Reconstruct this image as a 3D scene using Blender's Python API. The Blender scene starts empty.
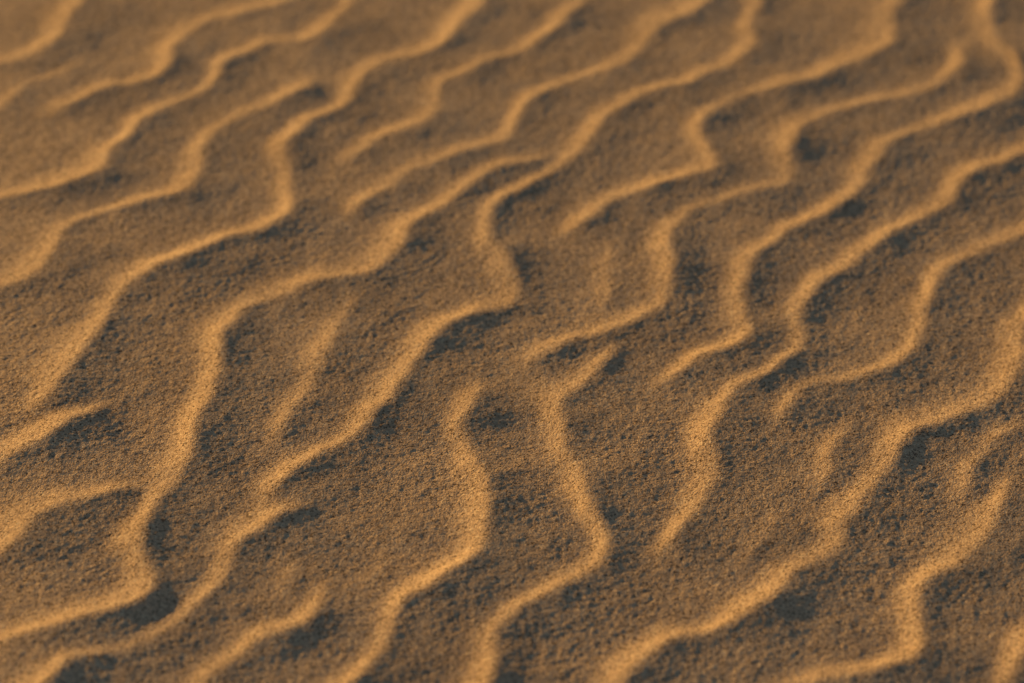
import bpy, math, numpy as np
from mathutils import Vector
np.random.seed(7)

# ------------------------------------------------------------------ camera
PITCH = math.radians(35.0); DIST = 2.5; LENS = 100.0
H = DIST*math.sin(PITCH)
scene = bpy.context.scene
cd = bpy.data.cameras.new("camera"); cam = bpy.data.objects.new("camera", cd)
scene.collection.objects.link(cam); scene.camera = cam
cam.location = (0, 0, H); cam.rotation_euler = (math.pi/2-PITCH, 0, 0)
cd.lens = LENS; cd.sensor_width = 36; cd.clip_start = 0.05; cd.clip_end = 1000
cd.dof.use_dof = True; cd.dof.focus_distance = 2.36; cd.dof.aperture_fstop = 2.9

# ground tilt added to darken the lower right: falls gently away from the sun
def shade_tilt(x, y): return -0.030*0.6*(np.tanh((x*.82-y*.57+0.65)/0.6)+0.708)

# ------------------------------------------------------------------ survey of crest lines
# (read off the photograph, converted once to metres on the ground)
def g(px, py):
    u = (px-512)/1024*36/LENS; v = (341.5-py)/1024*36/LENS
    dy = math.cos(PITCH)+v*math.sin(PITCH); dz = -math.sin(PITCH)+v*math.cos(PITCH)
    z = 0.002
    for _ in range(5):
        t = (z-H)/dz
        z = 0.002+float(shade_tilt(u*t, dy*t))
    return (u*t, dy*t)

CR = [
 (1.0,[(-60,75),(0,62),(42,48),(62,25),(78,2),(100,-30)]),
 (.7,[(-40,120),(0,102),(20,84),(70,68),(100,40)]),
 (1.0,[(10,125),(60,103),(105,90),(155,76),(172,48),(200,22),(245,12),(285,2),(330,-25)]),
 (1.1,[(-60,205),(0,197),(60,187),(95,174),(110,148),(150,112),(200,92),(222,62),(262,46),(315,34),(345,5),(370,-30)]),
 (1.0,[(-50,315),(0,290),(40,270),(56,236),(95,212),(140,202),(188,188),(198,152),(228,124),(272,102),(305,84),(320,60)]),
 (.4,[(20,330),(50,300),(80,265)]),
 (.45,[(60,250),(120,225),(170,215),(215,180)]),
 (.95,[(-50,480),(0,460),(40,442),(75,418),(105,402),(135,380)]),
 (1.1,[(20,425),(42,395),(60,375),(88,342),(106,305),(150,272),(205,250),(258,228),(286,207),(286,180),(276,155),(300,127),(345,104),(360,76),(400,56),(440,45),(470,10),(500,-30)]),
 (.9,[(-50,590),(0,556),(22,530),(62,504),(125,488),(185,478)]),
 (1.1,[(-60,660),(0,640),(62,622),(122,606),(152,580),(136,546),(150,508),(186,464),(190,425),(216,382),(212,346),(236,316),(280,293),(342,278),(384,262),(405,235),(442,202),(492,172),(555,150),(580,142)]),
 (.75,[(250,465),(292,410),(312,380),(326,345),(350,300),(375,258)]),
 (.9,[(-30,740),(40,683),(90,655),(150,640),(190,610),(215,590),(226,552),(270,520),(312,496),(340,480)]),
 (.9,[(150,740),(200,683),(240,652),(298,622),(316,592),(305,560)]),
 (1.05,[(235,525),(300,466),(345,434),(386,400),(418,352),(440,326),(480,312),(515,292),(503,264),(480,240),(490,206),(532,180),(580,148),(602,118),(640,95),(700,78),(745,50),(750,20),(770,-30)]),
 (.6,[(390,400),(440,372),(488,342)]),
 (.5,[(575,330),(605,290),(612,250),(640,220)]),
 (.45,[(240,640),(270,600),(300,560),(350,530)]),
 (.5,[(740,660),(790,635),(840,615),(870,580)]),
 (.45,[(700,590),(740,560),(775,500),(800,470)]),
 (.45,[(330,610),(370,570),(420,550)]),
 (.45,[(820,340),(850,320),(860,290),(885,265)]),
 (.4,[(600,470),(640,440),(660,400)]),
 (.4,[(380,500),(410,460),(425,420)]),
 (1.05,[(300,740),(345,683),(378,642),(400,602),(440,572),(476,546),(483,500),(466,452),(460,420),(476,388),(490,360)]),
 (1.0,[(455,740),(484,683),(496,622),(540,592),(597,560),(592,512),(572,470),(558,435),(568,392),(600,360),(635,322)]),
 (.9,[(490,372),(530,354),(562,340),(610,326),(640,316),(668,276),(665,236),(690,210),(740,192),(792,180),(782,150),(802,125),(850,106),(905,95),(950,76),(965,50),(960,30)]),
 (.9,[(308,184),(370,142),(430,116),(442,86),(482,62),(520,50),(560,20),(610,-20)]),
 (.9,[(325,235),(380,188),(440,158),(502,136),(522,104),(560,82),(620,66),(652,30),(700,4),(740,-25)]),
 (1.0,[(535,252),(600,205),(660,182),(712,164),(696,140),(702,114),(750,92),(805,80),(860,58),(890,40),(892,10),(910,-30)]),
 (1.0,[(625,402),(690,362),(748,336),(736,308),(746,262),(792,226),(850,196),(870,165),(902,136),(960,116),(1002,98),(1016,64),(992,40),(986,8),(1000,-30)]),
 (1.0,[(610,572),(655,548),(690,512),(712,480),(706,440),(720,402),(762,370),(800,346),(792,310),(830,276),(880,236),(940,206),(962,176),(1024,150),(1080,120)]),
 (.9,[(745,440),(800,390),(860,372),(907,350),(916,310),(940,272),(982,246),(1030,230),(1090,200)]),
 (.75,[(800,510),(830,450),(860,395)]),
 (1.0,[(585,740),(622,683),(652,650),(702,630),(765,603),(785,575),(830,546),(852,508),(880,470),(912,430),(960,412),(1002,395),(1016,350),(1028,310),(1070,280)]),
 (1.0,[(740,710),(800,683),(880,667),(912,650),(912,608),(942,570),(985,530),(1003,490),(1012,455)]),
 (.75,[(945,520),(975,455),(1005,430),(1050,400)]),
 (.9,[(975,730),(1003,683),(1030,640),(1080,600)]),
]

def catmull(P, step=0.006):
    P = [2*P[0]-P[1]]+list(P)+[2*P[-1]-P[-2]]
    out = []
    for i in range(1, len(P)-2):
        a,b,c,d = P[i-1],P[i],P[i+1],P[i+2]
        n = max(2, int(np.linalg.norm(c-b)/step))
        for t in np.arange(n)/n:
            out.append(.5*((2*b)+(c-a)*t+(2*a-5*b+4*c-d)*t*t+(3*b-3*c+d-a)*t**3))
    out.append(P[-2])
    return np.array(out)

def bs(x, x0, dx, n, wrap):
    f = (x-x0)/dx; i = np.floor(f).astype(int); t = f-i
    w = [(1-t)**3/6, (3*t**3-6*t*t+4)/6, (-3*t**3+3*t*t+3*t+1)/6, t**3/6]
    idx = [(i+k-1) for k in range(4)]
    idx = [(j % n) if wrap else np.clip(j,0,n-1) for j in idx]
    return idx, w
def sample(Rm, x0, y0, dx, dy, xs, ys, wrap=True):
    ix,wx = bs(xs,x0,dx,Rm.shape[1],wrap); iy,wy = bs(ys,y0,dy,Rm.shape[0],wrap)
    T = sum(Rm[:,ix[k]]*wx[k][None,:] for k in range(4))
    return sum(T[iy[k],:]*wy[k][:,None] for k in range(4))
def noise_on(cell, seed, n, xs, ys):
    r = np.random.RandomState(seed).randn(n,n).astype(np.float32)
    return sample(r, -0.8, 1.4, cell, cell, xs, ys)

# survey grid
S = 0.0025
gx = np.arange(-0.95, 0.95, S); gy = np.arange(1.25, 3.15, S)
GX, GY = np.meshgrid(gx, gy)
def gn(c,s): return noise_on(c,s,256,gx,gy)
WXg = gn(.022,61)*.0030+gn(.010,62)*.0018+gn(.006,65)*.0010
WYg = gn(.022,63)*.0030+gn(.010,64)*.0018+gn(.006,66)*.0010
W1v = np.clip(1+0.33*gn(.05,67)+.2*gn(.02,68),.65,1.8)
W2v = np.clip(1+0.28*gn(.06,69),.82,1.7)
A0 = 0.0069; W1 = 0.036; W2 = 0.050
K = 0.00055
SHIFT = 0.0045
acc = np.ones_like(GX)  # softmax accumulator (base level 0)
rng = np.random.RandomState(3)
for amp, pts in CR:
    P = catmull([np.array(g(*p)) for p in pts])
    for _ in range(2): P[1:-1] = .25*P[:-2]+.5*P[1:-1]+.25*P[2:]
    seg = np.diff(P, axis=0); L = np.concatenate([[0], np.cumsum(np.linalg.norm(seg, axis=1))])
    ph = rng.rand(6)*6.28
    wob = 0.0012*np.sin(L/0.0105+ph[0])+0.0014*np.sin(L/0.019+ph[1])-SHIFT
    nrm = np.stack([-np.gradient(P[:,1]), np.gradient(P[:,0])],1); nrm /= np.linalg.norm(nrm,axis=1)[:,None]
    for _ in range(6): nrm[1:-1] = .25*nrm[:-2]+.5*nrm[1:-1]+.25*nrm[2:]
    P = P+nrm*wob[:,None]
    seg = np.diff(P, axis=0)
    am = amp*(1+.13*np.sin(L/0.021+ph[2])+.12*np.sin(L/0.045+ph[3]))*(1+0.16*np.clip((2.1-P[:,1])/0.5,-1,1))
    e = np.clip(np.minimum(L, L[-1]-L)/0.075, 0, 1); am = am*(e*e*(3-2*e))*A0
    R = 0.17
    i0,i1 = np.searchsorted(gx,[P[:,0].min()-R,P[:,0].max()+R]); j0,j1 = np.searchsorted(gy,[P[:,1].min()-R,P[:,1].max()+R])
    X = (GX+WXg)[j0:j1,i0:i1]; Y = (GY+WYg)[j0:j1,i0:i1]
    if X.size == 0: continue
    best = np.full(X.shape, 1e9); bd = np.zeros(X.shape); ba = np.zeros(X.shape)
    for k in range(len(seg)):
        ax,ay = P[k]; sx,sy = seg[k]; l2 = sx*sx+sy*sy
        a0,a1 = np.searchsorted(gx[i0:i1],[ax-R,ax+R]); b0,b1 = np.searchsorted(gy[j0:j1],[ay-R,ay+R])
        x = X[b0:b1,a0:a1]-ax; y = Y[b0:b1,a0:a1]-ay
        t = np.clip((x*sx+y*sy)/l2,0,1)
        dx = x-t*sx; dy = y-t*sy; d2 = dx*dx+dy*dy
        cr = sx*y-sy*x
        bb = best[b0:b1,a0:a1]; m = d2 < bb
        bb[m] = d2[m]
        bd[b0:b1,a0:a1][m] = (np.sign(cr)*np.sqrt(d2))[m]
        ba[b0:b1,a0:a1][m] = (am[k]+(am[k+1]-am[k])*t)[m]
    v1 = W1v[j0:j1,i0:i1]; v2 = W2v[j0:j1,i0:i1]
    u = np.clip(1-bd/(W1*v1),0,1)
    h = ba*np.where(bd>0, u**1.9, np.exp(-np.abs(bd)/(W2*v2)))*np.clip((R*0.95-np.abs(bd))/0.05,0,1)
    h[best>1e8] = 0
    acc[j0:j1,i0:i1] += np.exp(h/K)-1
Hs = K*np.log(acc)

def blur(a, sig):
    r = int(sig*3)+1; k = np.exp(-np.arange(-r,r+1)**2/(2*sig*sig)); k/=k.sum()
    a = np.pad(a,((r,r),(r,r)),mode='edge')
    a = sum(k[i]*a[i:a.shape[0]-2*r+i,:] for i in range(2*r+1))
    return sum(k[i]*a[:,i:a.shape[1]-2*r+i] for i in range(2*r+1))
Hs = blur(Hs, 1.5)

# ------------------------------------------------------------------ final sheet grid
D = 0.00115
def axis(lo, hi, far):
    c = np.arange(lo, hi, D); st = D; p = 0; o = []
    while p < far:
        st *= 1.03; p += st; o.append(p)
    o = np.array(o)
    return np.concatenate([(c[0]-o)[::-1], c, c[-1]+o])
xs = axis(-0.66, 0.66, 250); ys = axis(1.52, 2.84, 250)
def noise(cell, seed, n=1024): return noise_on(cell, seed, n, xs, ys)
spx = np.gradient(xs); spy = np.gradient(ys)
SP = np.maximum(spx[None,:], spy[:,None])
def fade(cell): return np.clip(1.6-SP/cell*1.2,0,1)

Z = sample(Hs, gx[0], gy[0], S, S, xs, ys, wrap=False)
X, Y = np.meshgrid(xs, ys)
# ripples beyond the surveyed patch
n = (0.79,-0.62)
wx = noise(0.16,11,256)*0.055+noise(0.07,12,256)*0.02
q = (X*n[0]+Y*n[1]+wx)/0.092
fr = q-np.floor(q)
lam = 0.092
d = fr*lam
rp = np.maximum(np.exp(-d/W2), np.clip(1-(lam-d)/W1,0,1)**1.9)
rp = rp*A0*(0.9+0.25*noise(0.2,13,256))*fade(0.05)
half = 0.385+(Y-1.6)*0.155+0.03
out = np.maximum(np.maximum(np.abs(X)-half, 1.56-Y), Y-2.74)
m = np.clip(out/0.06,0,1); m = m*m*(3-2*m)
Z = Z*(1-m)+rp*m

crest = np.clip(Z/A0,0,1)
Z += shade_tilt(X, Y)
Z += noise(0.35,21,64)*0.0025*fade(0.2)
Z += noise(0.045,22,256)*0.0007*fade(0.03)
Z += noise(0.018,23,512)*0.00034*fade(0.012)
Z += noise(0.009,28,700)*0.00016*fade(0.007)
gr = (1.1-0.40*crest)
patch = 1+0.2*noise(0.05,27,256)
Z += gr*patch*(noise(0.0045,24)*0.00007*fade(0.004)+noise(0.0025,25,1400)*0.00016*fade(0.0022)+noise(0.0014,26,1800)*0.00024*fade(0.0013))

ny, nx = Z.shape
co = np.stack([X,Y,Z],-1).astype(np.float32).reshape(-1)
I = np.arange(nx*ny,dtype=np.int32).reshape(ny,nx)
F = np.stack([I[:-1,:-1],I[:-1,1:],I[1:,1:],I[1:,:-1]],-1).reshape(-1)
me = bpy.data.meshes.new("rippled_sand_ground")
nf = (nx-1)*(ny-1)
me.vertices.add(nx*ny); me.vertices.foreach_set("co", co)
me.loops.add(nf*4); me.loops.foreach_set("vertex_index", F)
me.polygons.add(nf); me.polygons.foreach_set("loop_start", np.arange(0,nf*4,4,dtype=np.int32))
me.polygons.foreach_set("use_smooth", np.ones(nf,dtype=bool))
me.update(calc_edges=True)
ob = bpy.data.objects.new("rippled_sand_ground", me); scene.collection.objects.link(ob)

# ------------------------------------------------------------------ material
mt = bpy.data.materials.new("sand"); mt.use_nodes = True; nt = mt.node_tree; N = nt.nodes; Lk = nt.links
b = N["Principled BSDF"]; b.inputs["Roughness"].default_value = 0.9; b.inputs["Specular IOR Level"].default_value = 0.15
geo = N.new("ShaderNodeNewGeometry")
def nz(scale, det, rough=0.6):
    t = N.new("ShaderNodeTexNoise"); t.inputs["Scale"].default_value = scale; t.inputs["Detail"].default_value = det
    t.inputs["Roughness"].default_value = rough; Lk.new(geo.outputs["Position"], t.inputs["Vector"]); return t
n1 = nz(600, 2); n2 = nz(12, 4)
vor = N.new("ShaderNodeTexVoronoi"); vor.inputs["Scale"].default_value = 700; Lk.new(geo.outputs["Position"], vor.inputs["Vector"])
r1 = N.new("ShaderNodeValToRGB"); e = r1.color_ramp.elements
e[0].position=.0; e[0].color=(.16,.115,.08,1); e[1].position=1; e[1].color=(1.0,.80,.56,1)
x=e.new(.22); x.color=(.64,.465,.315,1); x=e.new(.8); x.color=(.86,.63,.42,1)
sep = N.new("ShaderNodeSeparateColor"); Lk.new(vor.outputs["Color"], sep.inputs[0]); Lk.new(sep.outputs[0], r1.inputs[0])
mx = N.new("ShaderNodeMix"); mx.data_type='RGBA'; mx.blend_type='MULTIPLY'; mx.inputs[0].default_value=1
r2 = N.new("ShaderNodeValToRGB"); e = r2.color_ramp.elements
e[0].position=.3; e[0].color=(.90,.88,.86,1); e[1].position=.7; e[1].color=(1.08,1.07,1.05,1)
Lk.new(n2.outputs["Fac"], r2.inputs[0]); Lk.new(r1.outputs[0], mx.inputs[6]); Lk.new(r2.outputs[0], mx.inputs[7])
Lk.new(mx.outputs[2], b.inputs["Base Color"])
bp = N.new("ShaderNodeBump"); bp.inputs["Strength"].default_value=0.9; bp.inputs["Distance"].default_value=0.0009
Lk.new(n1.outputs["Fac"], bp.inputs["Height"]); Lk.new(bp.outputs[0], b.inputs["Normal"])
me.materials.append(mt)

# ------------------------------------------------------------------ light
EL = math.radians(9.6); sd = Vector((-0.82*math.cos(EL), 0.57*math.cos(EL), math.sin(EL)))
sl = bpy.data.lights.new("sun",'SUN'); sl.energy = 5; sl.angle = math.radians(0.9); sl.color = (1,.58,.165)
so = bpy.data.objects.new("sun", sl); scene.collection.objects.link(so); so.rotation_euler = sd.to_track_quat('Z','Y').to_euler(); so.location=(-3,3,2)
w = bpy.data.worlds.new("World"); scene.world = w; w.use_nodes = True
bg = w.node_tree.nodes["Background"]; sk = w.node_tree.nodes.new("ShaderNodeTexSky"); sk.sky_type='NISHITA'; sk.sun_disc=False
sk.sun_elevation=EL; sk.sun_rotation=math.atan2(sd.x,sd.y)
w.node_tree.links.new(sk.outputs[0], bg.inputs[0]); bg.inputs[1].default_value = 0.05
scene.view_settings.view_transform='Standard'; scene.view_settings.look='None'; scene.view_settings.exposure=0
